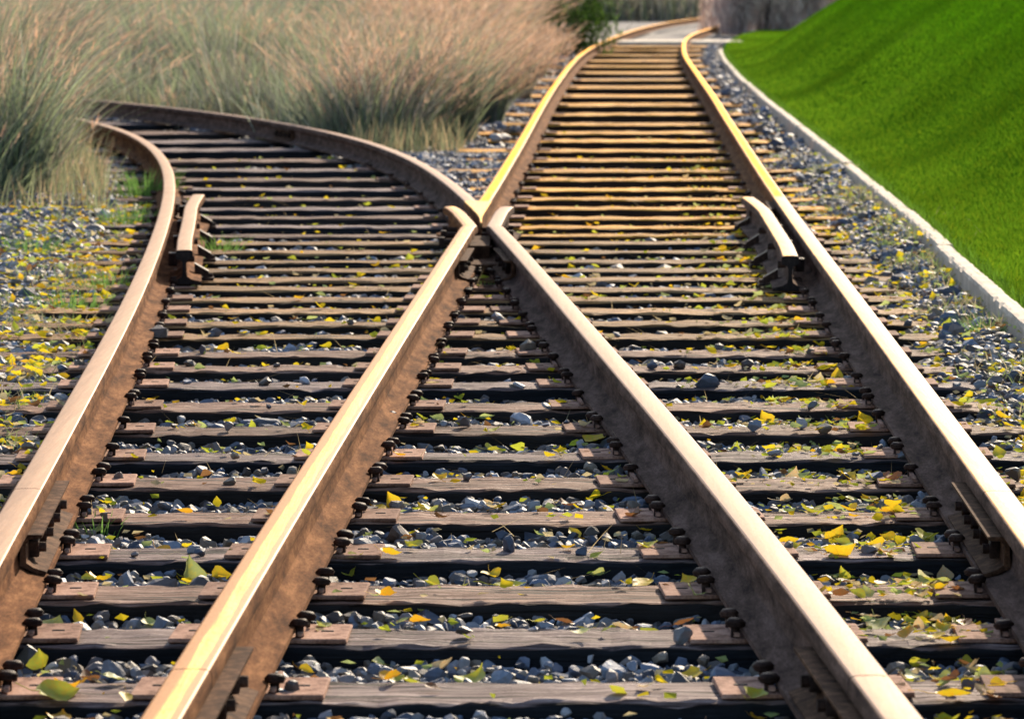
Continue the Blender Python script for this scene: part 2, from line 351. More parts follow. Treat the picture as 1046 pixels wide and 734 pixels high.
# ------------------------------------------------------------------ guard rails
def guard(curve, side, y0, y1, label, far_flare, near_flare):
    P = []
    for y in np.linspace(y0, y1, 22):
        t = (y-y0)/(y1-y0); o = .118
        if t > .7: o += far_flare*((t-.7)/.3)**1.5
        if t < .2: o += near_flare*((.2-t)/.2)**1.5
        P.append((float(curve(y))+side*o, float(y)))
    root = empty('guard_rail', (P[0][0], P[0][1], 0)); tag(root, label, 'guard rail', 'guard rails beside the outer rails')
    mobj('rail_bar', sweep('guard_bar', P, [RM_A if side > 0 else RM_D, M_END]), root)
    for i, y in enumerate((y0+.45, y0+1.6, y0+2.75, y1-.35)):
        x = float(curve(y))+side*.118; bm = bmesh.new()
        # brace: base shoe, sloping strut, head clamp
        box(bm, *sorted((side*.03, side*.125)), -.05, .05, 0, .014, .002)
        r = bmesh.ops.create_cube(bm, size=1)
        for v in r['verts']:
            u = v.co.x+.5; v.co = (side*(.105-.06*u), v.co.y*.075, .022+u*.035+(v.co.z)*.035)
        cyl(bm, (side*.108, 0, .02), .016, .014, .02)
        mobj('rail_brace', bm_mesh('rail_brace', bm, M_SPIKE), root, (x-P[0][0], y-P[0][1], .002), (0, 0, -math.atan(float(curve(y+.1)-curve(y-.1))/.2)))
        bm = bmesh.new(); box(bm, *sorted((-side*.028, -side*.064)), -.04, .04, .05, .105, .004); cyl(bm, (side*.02, 0, .078), .015, .013, .05, 'x', 8)
        mobj('spacer_block', bm_mesh('spacer_block', bm, M_SPIKE), root, (x-P[0][0], y-P[0][1], ZB-.003), (0, 0, -math.atan(float(curve(y+.1)-curve(y-.1))/.2)))
guard(CA, 1, 16.6, 21.0, 'short guard rail with a pale flared top inside the leftmost rail', .035, .01)
guard(CD, -1, 16.25, 20.75, 'short guard rail with a sawn dark end inside the rightmost rail', .045, .012)

# ------------------------------------------------------------------ sleepers
def tie_mesh(L, wd, h, seed, nx):
    r = np.random.default_rng(seed)
    base = []
    c = .012
    for a in np.linspace(-1, 1, 6): base.append((a*(wd/2-c), 0))
    base += [(wd/2-c*.3, -c*.3), (wd/2, -c), (wd/2, -h*.3), (wd/2, -h*.6), (wd/2, -h), (-wd/2, -h), (-wd/2, -h*.6), (-wd/2, -h*.3), (-wd/2, -c), (-wd/2+c*.3, -c*.3)]
    k = len(base); xs = np.linspace(-L/2, L/2, nx)
    V = np.zeros((nx, k, 3)); cr = np.zeros((nx, k))
    for j, (y, z) in enumerate(base):
        kn = max(4, int(nx*.45)); amp = .0018 if z > -.001 else .0025
        if 5 <= j <= 7 or j >= k-2 or j == 0: amp = .003
        dn = np.interp(xs, np.linspace(-L/2, L/2, kn), r.normal(0, amp, kn)); dn2 = np.interp(xs, np.linspace(-L/2, L/2, kn), r.normal(0, amp*.8, kn))
        V[:, j, 0] = xs; V[:, j, 1] = y+dn2; V[:, j, 2] = z+np.minimum(dn, .004) if z > -.02 else z
        cr[:, j] = 0 if j < 6 else (.35 if j in (6, k-1) else 1.0)
    # ragged ends
    V[0, :, 0] += r.normal(0, .006, k); V[-1, :, 0] += r.normal(0, .006, k)
    V = V.reshape(-1, 3); Q = []
    for i in range(nx-1):
        for j in range(k): a = i*k+j; b = i*k+(j+1) % k; Q.append((a, a+k, b+k, b))
    me = bpy.data.meshes.new('sleeper_timber')
    me.from_pydata([tuple(map(float, v)) for v in V], [], Q+[tuple(range(k)), tuple((nx-1)*k+j for j in reversed(range(k)))])
    at = me.attributes.new('creosote', 'FLOAT', 'POINT'); at.data.foreach_set('value', cr.ravel().astype(np.float32))
    bm = bmesh.new(); bm.from_mesh(me); bmesh.ops.recalc_face_normals(bm, faces=bm.faces); bm.to_mesh(me); bm.free()
    return me
bm = bmesh.new(); box(bm, -.17, .17, -.092, .092, 0, .0155, .0025)
for s in (-1, 1): box(bm, *sorted((s*.076, s*.086)), -.088, .088, .013, .021, .0015)
for v in bm.verts:
    if v.co.z > .005 and abs(v.co.x) > .1: v.co.z -= .006
    v.co.x += random.uniform(-.0015, .0015); v.co.y += random.uniform(-.0015, .0015)
PLATE = bm_mesh('tie_plate', bm, M_PLATE)
bm = bmesh.new(); cyl(bm, (0, 0, .010), .009, .009, .04, 'z', 8); cyl(bm, (0, 0, .028), .017, .0205, .007, 'z', 14); cyl(bm, (0, 0, .0355), .0205, .013, .008, 'z', 14)
for v in bm.verts: v.co.x = v.co.x*1.0+(-.0 if v.co.z < .02 else 0); v.co.y *= .95
SPIKE = bm_mesh('rail_spike', bm, M_SPIKE, True)
bm = bmesh.new(); box(bm, -.012, .012, -.004, .004, -.002, .0015, .001); SLOT = bm_mesh('spike_hole', bm, M_END)
def ordw(n):
    w_ = ['', 'first', 'second', 'third', 'fourth', 'fifth', 'sixth', 'seventh', 'eighth', 'ninth', 'tenth', 'eleventh', 'twelfth', 'thirteenth', 'fourteenth', 'fifteenth', 'sixteenth', 'seventeenth', 'eighteenth', 'nineteenth', 'twentieth']
    if n <= 20: return w_[n]
    t = {2: 'twenty', 3: 'thirty', 4: 'forty', 5: 'fifty'}[n//10]
    return t+'-'+w_[n % 10] if n % 10 else {2: 'twentieth', 3: 'thirtieth', 4: 'fortieth', 5: 'fiftieth'}[n//10]
TY = [7.10, 7.72, 8.28, 8.83, 9.48, 10.11, 10.72, 11.37, 11.98, 12.57, 13.15, 13.71, 14.33, 14.91, 15.49, 16.07]
TY += [16.65, 17.2, 17.75, 18.3, 18.9, 19.55, 20.2, 20.9, 21.7, 22.6, 23.6, 24.7, 25.9, 27.2]
FAR = [28.8, 30.5, 32.3, 34.1, 36.3, 39.0, 42.0, 45.4, 49.2, 53.0, 57.0, 61.4, 66.0, 71.0, 76.0, 81.0]
def tw(y): return .225 if y < 21 else min(1.7, .225+(y-21)*.034)
TIES = []   # (y, x0, x1, slope)
def add_tie(y, xc, L, slope, mat, rails, label, detail, wd=None, group='timber sleepers under the two tracks'):
    wd = wd or (random.uniform(.205, .245) if y < 20.5 else tw(y))
    t = empty('sleeper', (xc, y, random.uniform(-.006, .002))); t.rotation_euler = (0, random.uniform(-.003, .003), -math.atan(slope)+random.uniform(-.006, .006))
    tag(t, label, 'sleeper', group)
    me = tie_mesh(L, wd, .17, int(y*1000) % 99991 + int(L*100), {2: 170, 1: 60, 0: 12}[detail]); me.materials.append(mat)
    mobj('timber', me, t)
    TIES.append((y, xc-L/2, xc+L/2, slope, xc))
    if y > 62: return t
    for c in rails:
        x = float(c(y)); sl_ = float(c(y+.1)-c(y-.1))/.2
        lx = x-xc; 
        if 17.3 < y < 20.4 and c in (CC, CB): continue
        for _ in range(1):
            ly = slope*0
            p = mobj('tie_plate', PLATE, t, (lx, ly, .0025), (0, 0, -math.atan(sl_)+math.atan(slope)))
            if y < 33:
                for s in (-1, 1):
                    for q in (-1, 1):
                        if random.random() < .06: continue
                        mobj('rail_spike', SPIKE, p, (s*random.uniform(.079, .084), q*random.uniform(.048, .070), random.uniform(.0, .007)), (random.uniform(-.12, .12), random.uniform(-.08, .12)*s, random.uniform(0, 3)))
                    if y < 14: mobj('spike_hole', SLOT, p, (s*.128, 0, .0098))
    return t
W_GLOW_FAINT = wood('tan_timber', ((.11,.055,.025), (.44,.24,.10), (.60,.39,.19)), (.03,.026,.022))  # warmer, lighter wood before the frog: a weaker part of the glow, painted in
adj = {id(W_GLOW_FAINT): 'tan', id(W_GREY): 'grey weathered', id(W_BROWN): 'brown weathered', id(W_GLOW): 'ochre bleached'}
for i, y in enumerate(TY):
    if y < 9.6: mat = W_GREY if i in (0, 1, 3) else W_BROWN
    elif y < 14: mat = W_BROWN if i % 3 else W_GREY
    elif y < 19.8: mat = W_GLOW_FAINT
    else: mat = W_GREY if i % 2 else W_BROWN  # old and newer timbers alternate
    l = float(CA(y))-random.uniform(.5, .7); r_ = float(CD(y))+random.uniform(.42, .58)
    if y < 16.2: lab = '%s long timber sleeper, %s sleeper up from the bottom edge' % (adj[id(mat)], ordw(i+1))
    else: lab = '%s long timber sleeper, %s sleeper up from the bottom edge, near the crossing frog' % (adj[id(mat)], ordw(i+1)) if y < 21 else '%s long timber sleeper under both tracks, %s beyond the guard rails' % (adj[id(mat)], ordw(sum(1 for q in TY[:i+1] if q >= 21)))
    rails = (CA, CC, CB, CD)
    if y >= 19.8:
        mid = float(CB(y)+CC(y))/2+(.0 if y < 21 else random.uniform(-.1, .1)); kk = ordw(sum(1 for q in TY[:i+1] if q >= 19.8))
        add_tie(y+random.uniform(-.03, .03), (l+mid-.02)/2, mid-.02-l, 0, mat, (CA, CB), '%s sleeper of the left track, %s beyond the crossing frog' % (adj[id(mat)], kk), 1)
        add_tie(y, (r_+mid+.02)/2, r_-mid-.02, 0, W_GLOW, (CC, CD), 'golden ochre sleeper of the right track, %s beyond the crossing frog' % kk, 1)
        continue
    add_tie(y, (l+r_)/2, r_-l, 0, mat, rails, lab, 2 if y < 16 else 1)
for n, y in enumerate(FAR[:7]):
    xc = float(CA(y)+CB(y))/2; sl_ = float(CB(y+.1)-CB(y-.1))/.2*.4; k2 = 2 if y > 33 else 1
    for q in range(k2):
        add_tie(y+(q-(k2-1)/2)*tw(y)*.52, xc, random.uniform(2.3, 2.6), sl_, W_GREY if n % 3 else W_BROWN, (), 'wide grey sleeper of the curving left track, %s beyond where the tracks part' % ordw(n*2-1+q if n > 3 else n+1), 1, tw(y)*.5 if k2 == 2 else tw(y))
cnt = 0
for n, y in enumerate(FAR):
    xc = float(CC(y)+CD(y))/2; sl_ = float(CC(y+.1)-CC(y-.1))/.2*.2; k2 = 1 if y < 33 else (2 if y < 50 else 3); W = tw(y)
    for q in range(k2):
        cnt += 1
        add_tie(y+(q-(k2-1)/2)*W/k2*1.03, xc, random.uniform(2.25, 2.6), sl_, W_GLOW if random.random() < .85 else W_BROWN, (CC, CD) if q == 0 else (), 'golden ochre sleeper of the right track, %s beyond where the tracks part' % ordw(cnt), 1 if y < 45 else 0, W/k2)

# ------------------------------------------------------------------ terrain
def bank(d, y):
    e = np.clip((82-y)/20, 0, 1); e = e*e*(3-2*e)
    t = (np.sqrt((d-.5)**2+.12)+(d-.5))/2-.06
    h = 3.2*(1-np.exp(-np.maximum(t, 0)*.29))
    return h*e
def grid_mesh(name, xs, ys, zf, mat, xf=None):
    X, Y = np.meshgrid(xs, ys)
    if xf is not None: X = xf(X, Y)
    Z = zf(X, Y); nx = len(xs)
    V = np.stack([X, Y, Z], -1).reshape(-1, 3); I = np.arange(len(ys)-1)[:, None]*nx+np.arange(nx-1)[None]
    Q = np.stack([I, I+1, I+nx+1, I+nx], -1).reshape(-1, 4)
    return npmesh(name, V, 4, Q, mat, smooth=True)
def gz(X, Y):
    return -.085 + .02*(vnoise(X, Y, .5, 1)-.5) + np.where(X < CA(np.minimum(Y, 33))-1.2, .05, 0)
ys = np.concatenate([np.arange(3, 30, .25), np.arange(30, 160, 1.0), np.arange(160, 900, 40)])
xs = np.concatenate([-np.geomspace(400, 6, 16), np.arange(-5.75, 9, .25), np.geomspace(9.2, 400, 16)])
tag(mobj('ground', grid_mesh('ground', xs, ys, gz, M_DIRT)), 'dark gravelly ground under and around the tracks', None, None, 'structure')
def lawn_z(X, Y):
    d = X-CK(Y)-.05
    return .055 + bank(d, Y) + .012*(vnoise(X, Y, 1.7, 4)-.5)*np.clip(d, 0, 1) + .008*(vnoise(X, Y, .5, 5)-.5)
ld = np.concatenate([np.arange(0, 3, .15), np.arange(3, 12, .5), np.geomspace(12, 120, 8)])
ly = np.concatenate([np.arange(3, 80, .5), np.arange(80, 300, 4)])
tag(mobj('lawn', grid_mesh('lawn', ld, ly, lawn_z, M_LAWN, lambda X, Y: X+CK(Y)+.037)), 'green mown lawn rising behind the kerb', None, None, 'structure')
# the road that crosses behind the slab
bm = bmesh.new(); box(bm, -30, 4.6, 89, 104, -.2, -.03, 0)
tag(mobj('road', bm_mesh('road', bm, M_ASPH)), 'grey road crossing the far end of the track', None, None, 'structure')

# ------------------------------------------------------------------ kerb
bounds = [4, 7, 10, 12.6, 15.2, 17.9, 20.6, 23.3, 26.2, 29.4, 33, 37.4, 42.5, 47.6, 53, 58.5, 64.5, 71.5]
for i in range(len(bounds)-1):
    y0, y1 = bounds[i], bounds[i+1]-.012
    if y1 < 13: continue
    r = np.random.default_rng(900+i)
    ys_ = np.linspace(y0, y1, 40 if y0 < 30 else 16); prof = [(-.036, -.12), (-.036, .02), (-.036, .08), (-.031, .093), (-.016, .097), (.012, .097), (.028, .095), (.035, .083), (.036, -.12)]
    ox, oy = float(CK(y0)), y0; dy_ = (r.random()-.5)*.022; dz_ = (r.random()-.5)*.012
    V = []
    for q, yy in enumerate(ys_):
        for j, (a, z) in enumerate(prof):
            e = .0014 if j in (2, 3, 4, 6, 7) else .0003
            V.append((float(CK(yy))-ox+a+dy_+r.normal(0, e), yy-oy, z+dz_+(r.normal(0, e*.6)-(.012 if j in (2, 3) and r.random() < .08 else 0))))
    k = len(prof); Q = [(a*k+j, a*k+(j+1) % k, (a+1)*k+(j+1) % k, (a+1)*k+j) for a in range(len(ys_)-1) for j in range(k)]
    me = bpy.data.meshes.new('kerb_stone'); me.from_pydata([tuple(map(float, v)) for v in V], [], Q+[tuple(range(k)), tuple((len(ys_)-1)*k+j for j in range(k))])
    me.materials.append(M_CONC); bm = bmesh.new(); bm.from_mesh(me); bmesh.ops.recalc_face_normals(bm, faces=bm.faces); bm.to_mesh(me); bm.free()
    o = mobj('kerb_stone', me, None, (ox, oy, 0))
    tag(o, 'pale concrete kerb stone between gravel and lawn, %s from the right edge' % ordw(i-2), 'kerb stone', 'kerb stones along the lawn')
# concrete slab at the far crossing
bm = bmesh.new(); box(bm, -1.55, 1.75, -1.4, 1.4, -.1, .055, .01)
tag(mobj('concrete_slab', bm_mesh('concrete_slab', bm, M_CONC), None, (3.05, 84.6, .0), (0, 0, -.02)), 'pale concrete crossing slab lying across the far track before its bend', 'slab')

# ------------------------------------------------------------------ stones
def shape_lib(sub, n, seed):
    r = np.random.default_rng(seed); out = []
    for _ in range(n):
        bm = bmesh.new(); bmesh.ops.create_icosphere(bm, subdivisions=sub, radius=1)
        V = np.array([v.co[:] for v in bm.verts]); T = np.array([[v.index for v in f.verts] for f in bm.faces]); bm.free()
        V *= r.uniform(.85, 1.15, (len(V), 1))
        for _ in range(9 if sub > 1 else 3):
            nrm = r.normal(size=3); nrm /= np.linalg.norm(nrm); d = r.uniform(.34, .72); dd = V@nrm
            V = V-np.where(dd > d, dd-d, 0)[:, None]*nrm
        V *= r.uniform(.6, 1.15, 3); out.append(V)
    return out, T
def rotmats(n, r):
    q = r.normal(size=(n, 4)); q /= np.linalg.norm(q, axis=1)[:, None]; a, b, c, d = q.T
    return np.stack([1-2*(c*c+d*d), 2*(b*c-a*d), 2*(b*d+a*c), 2*(b*c+a*d), 1-2*(b*b+d*d), 2*(c*d-a*b), 2*(b*d-a*c), 2*(c*d+a*b), 1-2*(b*b+c*c)], 1).reshape(-1, 3, 3)
STC = np.array([(.12,.14,.18),(.24,.26,.29),(.08,.095,.125),(.30,.29,.28),(.20,.17,.15),(.36,.36,.36),(.15,.18,.23),(.25,.20,.17),(.43,.41,.38),(.21,.16,.11),(.15,.115,.09),(.29,.23,.16)])
def stones_mesh(name, P, S, sub, seed, cols=None):
    r = np.random.default_rng(seed); lib, T = shape_lib(sub, 10, seed); L = np.stack(lib)
    n = len(P); k = r.integers(0, len(L), n); Rm = rotmats(n, r)
    V = np.einsum('nij,nvj->nvi', Rm, L[k]); V *= S[:, None, None]; V[..., 2] *= .8; V += P[:, None, :]
    nv = L.shape[1]; idx = (T[None]+np.arange(n)[:, None, None]*nv).reshape(-1, 3)
    c = STC[r.integers(0, len(STC), n)]*r.uniform(.45, 1.2, (n, 1))*np.array((.88, .93, 1.02)) if cols is None else cols
    return npmesh(name, V.reshape(-1, 3), 3, idx, M_STONE, {'col': np.repeat(c, nv, 0)})
def level(x, y):
    lv = -.034+.013*(vnoise(x, y, .35, 11)*2-1)
    rt = np.clip((x-CD(y)-.16)/.4, 0, 1); lt = np.clip((CA(np.minimum(y, 36))-.14-x)/.4, 0, 1)
    pil = np.clip((y-10)/8, 0, 1)
    lv = lv+rt*(.018+.045*pil*vnoise(x, y, .6, 12)*1.3)+lt*(.02+.05*pil*vnoise(x, y, .7, 13)*1.2)
    kb = np.clip((x-CK(y)+.45)/.35, 0, 1); lv = lv+kb*.04
    g1 = (x > CB(y)+.1) & (x < CC(y)-.1)
    bed = (y > 20.5) & (((x > CC(y)+.05) & (x < CD(y)-.05)) | ((x > CA(np.minimum(y, 45))+.05) & (x < CB(y)-.05)))
    return lv+np.where(g1, .03, 0)-np.where(bed, .035, 0)
def in_tie(x, y, m=0):
    out = np.zeros(len(x), bool)
    for ty, x0, x1, s, xc in TIES:
        out |= (np.abs(y-ty+(x-xc)*s) < tw(ty)/2+m) & (x > x0) & (x < x1)
    return out
def scatter(y0, y1, cell, seed, xl=None, xr=None):
    r = np.random.default_rng(seed); n = int((y1-y0)/cell); out = []
    for i in range(n):
        y = y0+(i+.5)*cell; a = max(-.13*y-.6, float(CA(min(y, 45)))-2.2); b = min(.13*y+.5, float(CK(y))-.06)
        if xl is not None: a = xl(y)
        if xr is not None: b = xr(y)
        m = int((b-a)/cell)
        if m > 0: out.append(np.stack([a+(np.arange(m)+.5)*cell+r.uniform(-.5, .5, m)*cell, np.full(m, y)+r.uniform(-.5, .5, m)*cell], 1))
    return np.concatenate(out)
def gravel_pts(y0, y1, cell, smin, smax, seed, layers=2):
    r = np.random.default_rng(seed+5); PP = []; SS = []
    for q in range(layers):
        P = scatter(y0, y1, cell, seed+q)
        it = in_tie(P[:, 0], P[:, 1]); lv = level(P[:, 0], P[:, 1])
        keep = ~it | ((lv > .002) & (r.random(len(P)) < .55)) | ((P[:, 1] < 15) & (r.random(len(P)) < .008))
        P = P[keep]; lv = lv[keep]; S = r.uniform(smin, smax, len(P))*(1+.7*(r.random(len(P)) < .12))
        it = it[keep]
        z = lv+np.where(it, np.maximum(.0, S*.35), 0)+r.normal(0, .006, len(P))-S*(.3 if q else .8)
        z = np.where(it, S*.4-lv*0, z)
        PP.append(np.stack([P[:, 0], P[:, 1], z], 1)); SS.append(S)
    return np.concatenate(PP), np.concatenate(SS)
P, S = gravel_pts(5.6, 13, .036, .013, .029, 100); print('near stones', len(P))
tag(mobj('gravel', stones_mesh('gravel_near', P, S, 2, 21)), 'blue grey crushed stone filling the gaps between the nearer sleepers', None, None, 'stuff')
P, S = gravel_pts(13, 30, .043, .016, .03, 200, 2); print('mid stones', len(P))
tag(mobj('gravel', stones_mesh('gravel_mid', P, S, 1, 22)), 'crushed stone between sleepers around the crossing frog and along the kerb', None, None, 'stuff')
P, S = gravel_pts(30, 88, .085, .028, .05, 300, 1); P[:, 2] -= np.where((P[:, 0] > CC(P[:, 1])+.1) & (P[:, 0] < CD(P[:, 1])-.1), .055, 0); print('far stones', len(P))
tag(mobj('gravel', stones_mesh('gravel_far', P, S, 1, 23)), 'blurred far crushed stone beside the distant golden rails', None, None, 'stuff')
# naming of places
def region(x, y):
    a, b, c, d = (float(q(y)) for q in (CA, CB, CC, CD))
    if x < a: return 'outside leftmost rail'
    if x > d: return 'towards the kerb'
    if y < 18.5: return 'left bay' if x < c else ('middle bay' if x < b else 'right bay')
    if b < c and b < x < c: return 'between the tracks'
    return 'left track' if x < min(b, c) else 'right track'
def row(y):
    if y >= 21.3: return 'just beyond guard rails' if y < 24.5 else ('well beyond guard rails' if y < 28.5 else 'far beyond guard rails')
    i = int(np.searchsorted(TY, y))
    if i == 0: return 'before the nearest sleeper'
    k = int(np.argmin([abs(t-y) for t in TY]))
    if abs(TY[k]-y) < tw(TY[k])/2: return 'on the %s sleeper from bottom' % ordw(k+1)
    return 'behind the %s sleeper from bottom' % ordw(i)
def label_all(items, kind, cat, group):
    """items: dict(o,x,y,look). labels made unique by look, bay, row and left-to-right order"""
    keyd = {}
    for it in items: keyd.setdefault((it['look'], region(it['x'], it['y']), row(it['y'])), []).append(it)
    for (look, r1, r2), L in keyd.items():
        L.sort(key=lambda t: t['x']/t['y'])
        for i, it in enumerate(L):
            tag(it['o'], '%s %s %s, %s' % (look, kind, r2, r1) + ('' if len(L) == 1 else ', %s from left' % ordw(i+1)), cat, group)
rock_px = [(625,682,44,'blue'),(583,690,24,'blue'),(508,690,30,'blue'),(478,690,18,'grey'),(560,690,16,'grey'),(408,546,42,'brown'),(372,550,22,'grey'),(587,400,30,'grey'),(618,430,20,'grey'),(545,512,16,'blue'),(200,478,20,'blue'),(130,592,30,'blue'),(175,556,30,'blue'),(95,690,28,'blue'),(180,512,18,'grey'),(165,632,32,'blue'),(137,632,20,'grey'),(573,592,18,'blue'),(600,625,20,'blue'),(780,487,26,'blue'),(735,622,30,'blue'),(720,635,26,'grey'),(1000,405,16,'grey'),(672,572,20,'blue'),(400,625,26,'blue'),(380,575,22,'grey'),(640,470,16,'grey'),(455,480,22,'blue'),(860,484,16,'grey'),(660,690,28,'grey'),(700,548,16,'grey'),(640,440,14,'grey'),(305,352,12,'pale'),(82,348,12,'blue'),(730,440,14,'pale'),(840,340,12,'blue'),(880,235,12,'blue'),(900,270,12,'grey'),(930,290,12,'blue'),(950,360,14,'grey'),(1030,560,20,'blue'),(60,690,22,'pale'),(505,585,16,'grey'),(430,632,26,'blue'),(340,690,26,'grey'),(790,690,22,'blue'),(870,700,24,'grey'),(255,575,16,'pale')]
RC = {'blue': (.20,.245,.31), 'grey': (.24,.25,.265), 'brown': (.13,.10,.085), 'pale': (.48,.46,.43)}
items = []
for i, (px, py, s, cn) in enumerate(rock_px):
    x, y = ground(px, py, -.02); rad = s/F*y*.5
    for _ in range(6):
        if in_tie(np.array([x]), np.array([y]), rad*.5)[0]: y += .04
    lib, T = shape_lib(2, 1, 4000+i); V = lib[0]*rad*1.1; V[:, 2] *= .85
    me = npmesh('rock', V, 3, T, M_STONE, {'col': np.tile(np.array(RC[cn])*random.uniform(.85, 1.1), (len(V), 1))})
    o = mobj('rock', me, None, (x, y, -.045+rad*.5), (random.uniform(0, 6), random.uniform(0, 6), random.uniform(0, 6)))
    size = 'large' if rad > .026 else 'small'
    items.append(dict(o=o, x=x, y=y, look='%s %s' % (size, {'blue': 'blue grey', 'grey': 'mid grey', 'brown': 'dark brown', 'pale': 'pale'}[cn])))
label_all(items, 'rock', 'rock', 'larger rocks lying in the ballast')

# ------------------------------------------------------------------ fallen leaves
LC = {'yellow': (.86,.66,.03), 'orange yellow': (.82,.50,.03), 'yellow green': (.58,.62,.06), 'pale green': (.50,.58,.20), 'brown': (.26,.13,.05), 'cream': (.66,.55,.30)}
LM = {}
for nme, c in LC.items():
    m = M('leaf_'+nme.replace(' ', '_'), .55); v = m.coord(); n = m.noise(v, 40, 4, .6); n2 = m.noise(v, 9, 2, .5)
    alt = (c[0]*1.05, c[1]*.75, c[2]*.6) if nme != 'pale green' else (.6, .55, .1)
    cc = m.mix(m.ramp(n2, [(.4, 0.0), (.65, .8)]), m.mix(n, c, tuple(q*.7 for q in c)), alt); m.color(cc); m.leafy(cc, .4); LM[nme] = m.m
def leaf_geo(seed):
    r = np.random.default_rng(seed); curl = r.uniform(.3, 1.9); fold = r.uniform(.1, .8); tw = r.uniform(-.7, .7)
    K = 10; ts = np.array([0, .04, .1, .2, .32, .45, .58, .72, .86, 1.0]); V = []; Fq = []
    wid = [.06, .24, .38, .48, .50, .44, .34, .22, .10, .01]
    if seed % 3 == 0: wid = [.04, .16, .27, .36, .39, .37, .31, .22, .11, .01]
    if seed % 3 == 1: wid = [.22, .38, .49, .54, .50, .41, .29, .17, .07, .01]
    for i, t in enumerate(ts):
        for j, s in enumerate((-1, -.5, 0, .5, 1)):
            x = s*wid[i]*(1+.05*r.normal()); y = t-(.08 if abs(s) == 1 and i < 2 else 0)
            z = abs(s)*wid[i]*fold+curl*.35*(t-.4)**2+tw*s*wid[i]*t+.015*r.normal()
            V.append((x, y-.5, z))
    for i in range(K-1):
        for j in range(4): a = i*5+j; Fq.append((a, a+1, a+6, a+5))
    b = len(V); pl = r.uniform(.35, .9); bx = r.uniform(-.3, .3)
    for q in range(4):
        u = q/3; cx = bx*u*u; cy = -.5-pl*u; cz = curl*.06+.25*u*u*r.uniform(.3, 1)
        V += [(cx-.012, cy, cz), (cx+.012, cy, cz), (cx, cy, cz+.02)]
    for q in range(3):
        for j in range(3): a = b+q*3+j; c_ = b+q*3+(j+1) % 3; Fq.append((a, c_, c_+3, a+3))
    return np.array(V, float), np.array(Fq)
LGEO = [leaf_geo(i) for i in range(12)]
LMESH = {}
for nme in LC:
    for i, (V, Q) in enumerate(LGEO): LMESH[nme, i] = npmesh('leaf', V, 4, Q, LM[nme], smooth=True)
leaf_px = [(420,690,27,'yellow green',1),(60,722,38,'yellow green',0),(75,715,30,'orange yellow',0),(975,722,30,'yellow',1),(862,574,26,'yellow',0),(835,517,24,'yellow green',0),(806,548,20,'yellow',0),(812,552,18,'orange yellow',0),(605,446,22,'yellow',1),(445,592,18,'yellow green',1),(471,594,20,'yellow green',0),(522,592,28,'yellow green',0),(590,515,13,'yellow',1),(512,514,12,'orange yellow',0),(228,352,16,'yellow',0),(237,366,16,'yellow',0),(22,672,20,'yellow green',1),(192,586,28,'pale green',1),(165,558,22,'orange yellow',0),(228,584,18,'yellow',0),(105,586,20,'yellow',1),(92,584,14,'yellow green',0),(78,622,14,'yellow',1),(55,628,24,'pale green',0),(222,506,10,'yellow',1),(88,640,18,'pale green',0),(606,283,9,'yellow',0),(575,311,8,'yellow',0),(735,254,12,'orange yellow',0),(655,587,24,'yellow',0),(660,568,20,'yellow green',0),(702,592,22,'yellow green',0),(722,602,18,'yellow',0),(486,682,30,'yellow green',0),(375,515,18,'yellow',0),(398,510,16,'yellow',1),(447,495,14,'yellow',1),(243,456,9,'yellow',1),(315,449,8,'yellow',1),(320,404,8,'yellow',0),(500,511,14,'cream',0),(430,628,18,'orange yellow',0),(512,632,18,'orange yellow',0),(588,634,16,'yellow',0),(640,632,30,'cream',0),(660,638,20,'yellow green',0),(940,545,22,'yellow green',1),(965,548,22,'yellow green',0),(930,592,28,'cream',0),(945,602,26,'yellow green',0),(1010,628,22,'yellow',0),(1000,640,30,'cream',0),(900,650,26,'pale green',0),(968,705,18,'brown',0),(870,530,16,'yellow',0),(895,428,16,'yellow',1),(883,422,12,'orange yellow',0),(855,385,14,'yellow',1),(838,350,10,'yellow',0),(780,425,14,'yellow',1),(885,488,16,'yellow',1),(760,480,16,'yellow',0),(715,480,12,'yellow green',1),(720,435,12,'yellow',1),(1025,430,14,'yellow',0),(953,312,9,'yellow',1),(990,320,10,'yellow',0),(1008,318,10,'yellow',0),(960,420,14,'cream',0),(1020,470,16,'yellow green',1),(1000,490,14,'cream',0),(770,695,22,'yellow',0),(810,722,24,'yellow green',0),(90,512,12,'yellow',0),(110,512,12,'yellow green',0),(300,368,10,'yellow',0),(270,346,8,'yellow',0),(170,215,8,'yellow',0),(215,316,8,'pale green',1),(250,345,9,'yellow',1),(660,560,16,'yellow green',1),(630,540,10,'cream',0),(550,540,12,'pale green',0),(700,645,18,'brown',0),(640,425,10,'yellow green',0),(610,380,8,'yellow',0),(520,362,8,'yellow',1),(520,312,9,'yellow',0),(505,290,10,'yellow green',0),(510,272,9,'yellow green',0),(490,300,8,'yellow',0),(470,402,10,'yellow green',0),(445,425,12,'pale green',0),(290,440,10,'pale green',0),(240,385,10,'pale green',0),(400,575,18,'yellow',0),(420,566,16,'yellow green',0),(855,600,18,'yellow green',0),(880,610,16,'cream',0),(1040,600,24,'yellow',0),(930,520,14,'yellow',0),(770,250,9,'yellow',0),(752,242,10,'yellow',0),(760,270,9,'orange yellow',0),(815,275,12,'yellow green',0)]
specs = []
for px, py, s, cn, up in leaf_px:
    x, y = ground(px, py, -.01); specs.append([x, y, s/F*y*1.15, cn, up])
r = np.random.default_rng(55)
names = list(LC)
def rnd_leaves(n, y0, y1, xf, pc, seed):
    r = np.random.default_rng(seed); out = []
    for _ in range(n):
        y = r.uniform(y0**.5, y1**.5)**2; x = xf(y, r); out.append([x, y, r.uniform(.022, .044), names[r.choice(6, p=pc)], r.random() < .09])
    return out
PCs = [.30, .08, .22, .17, .06, .17]
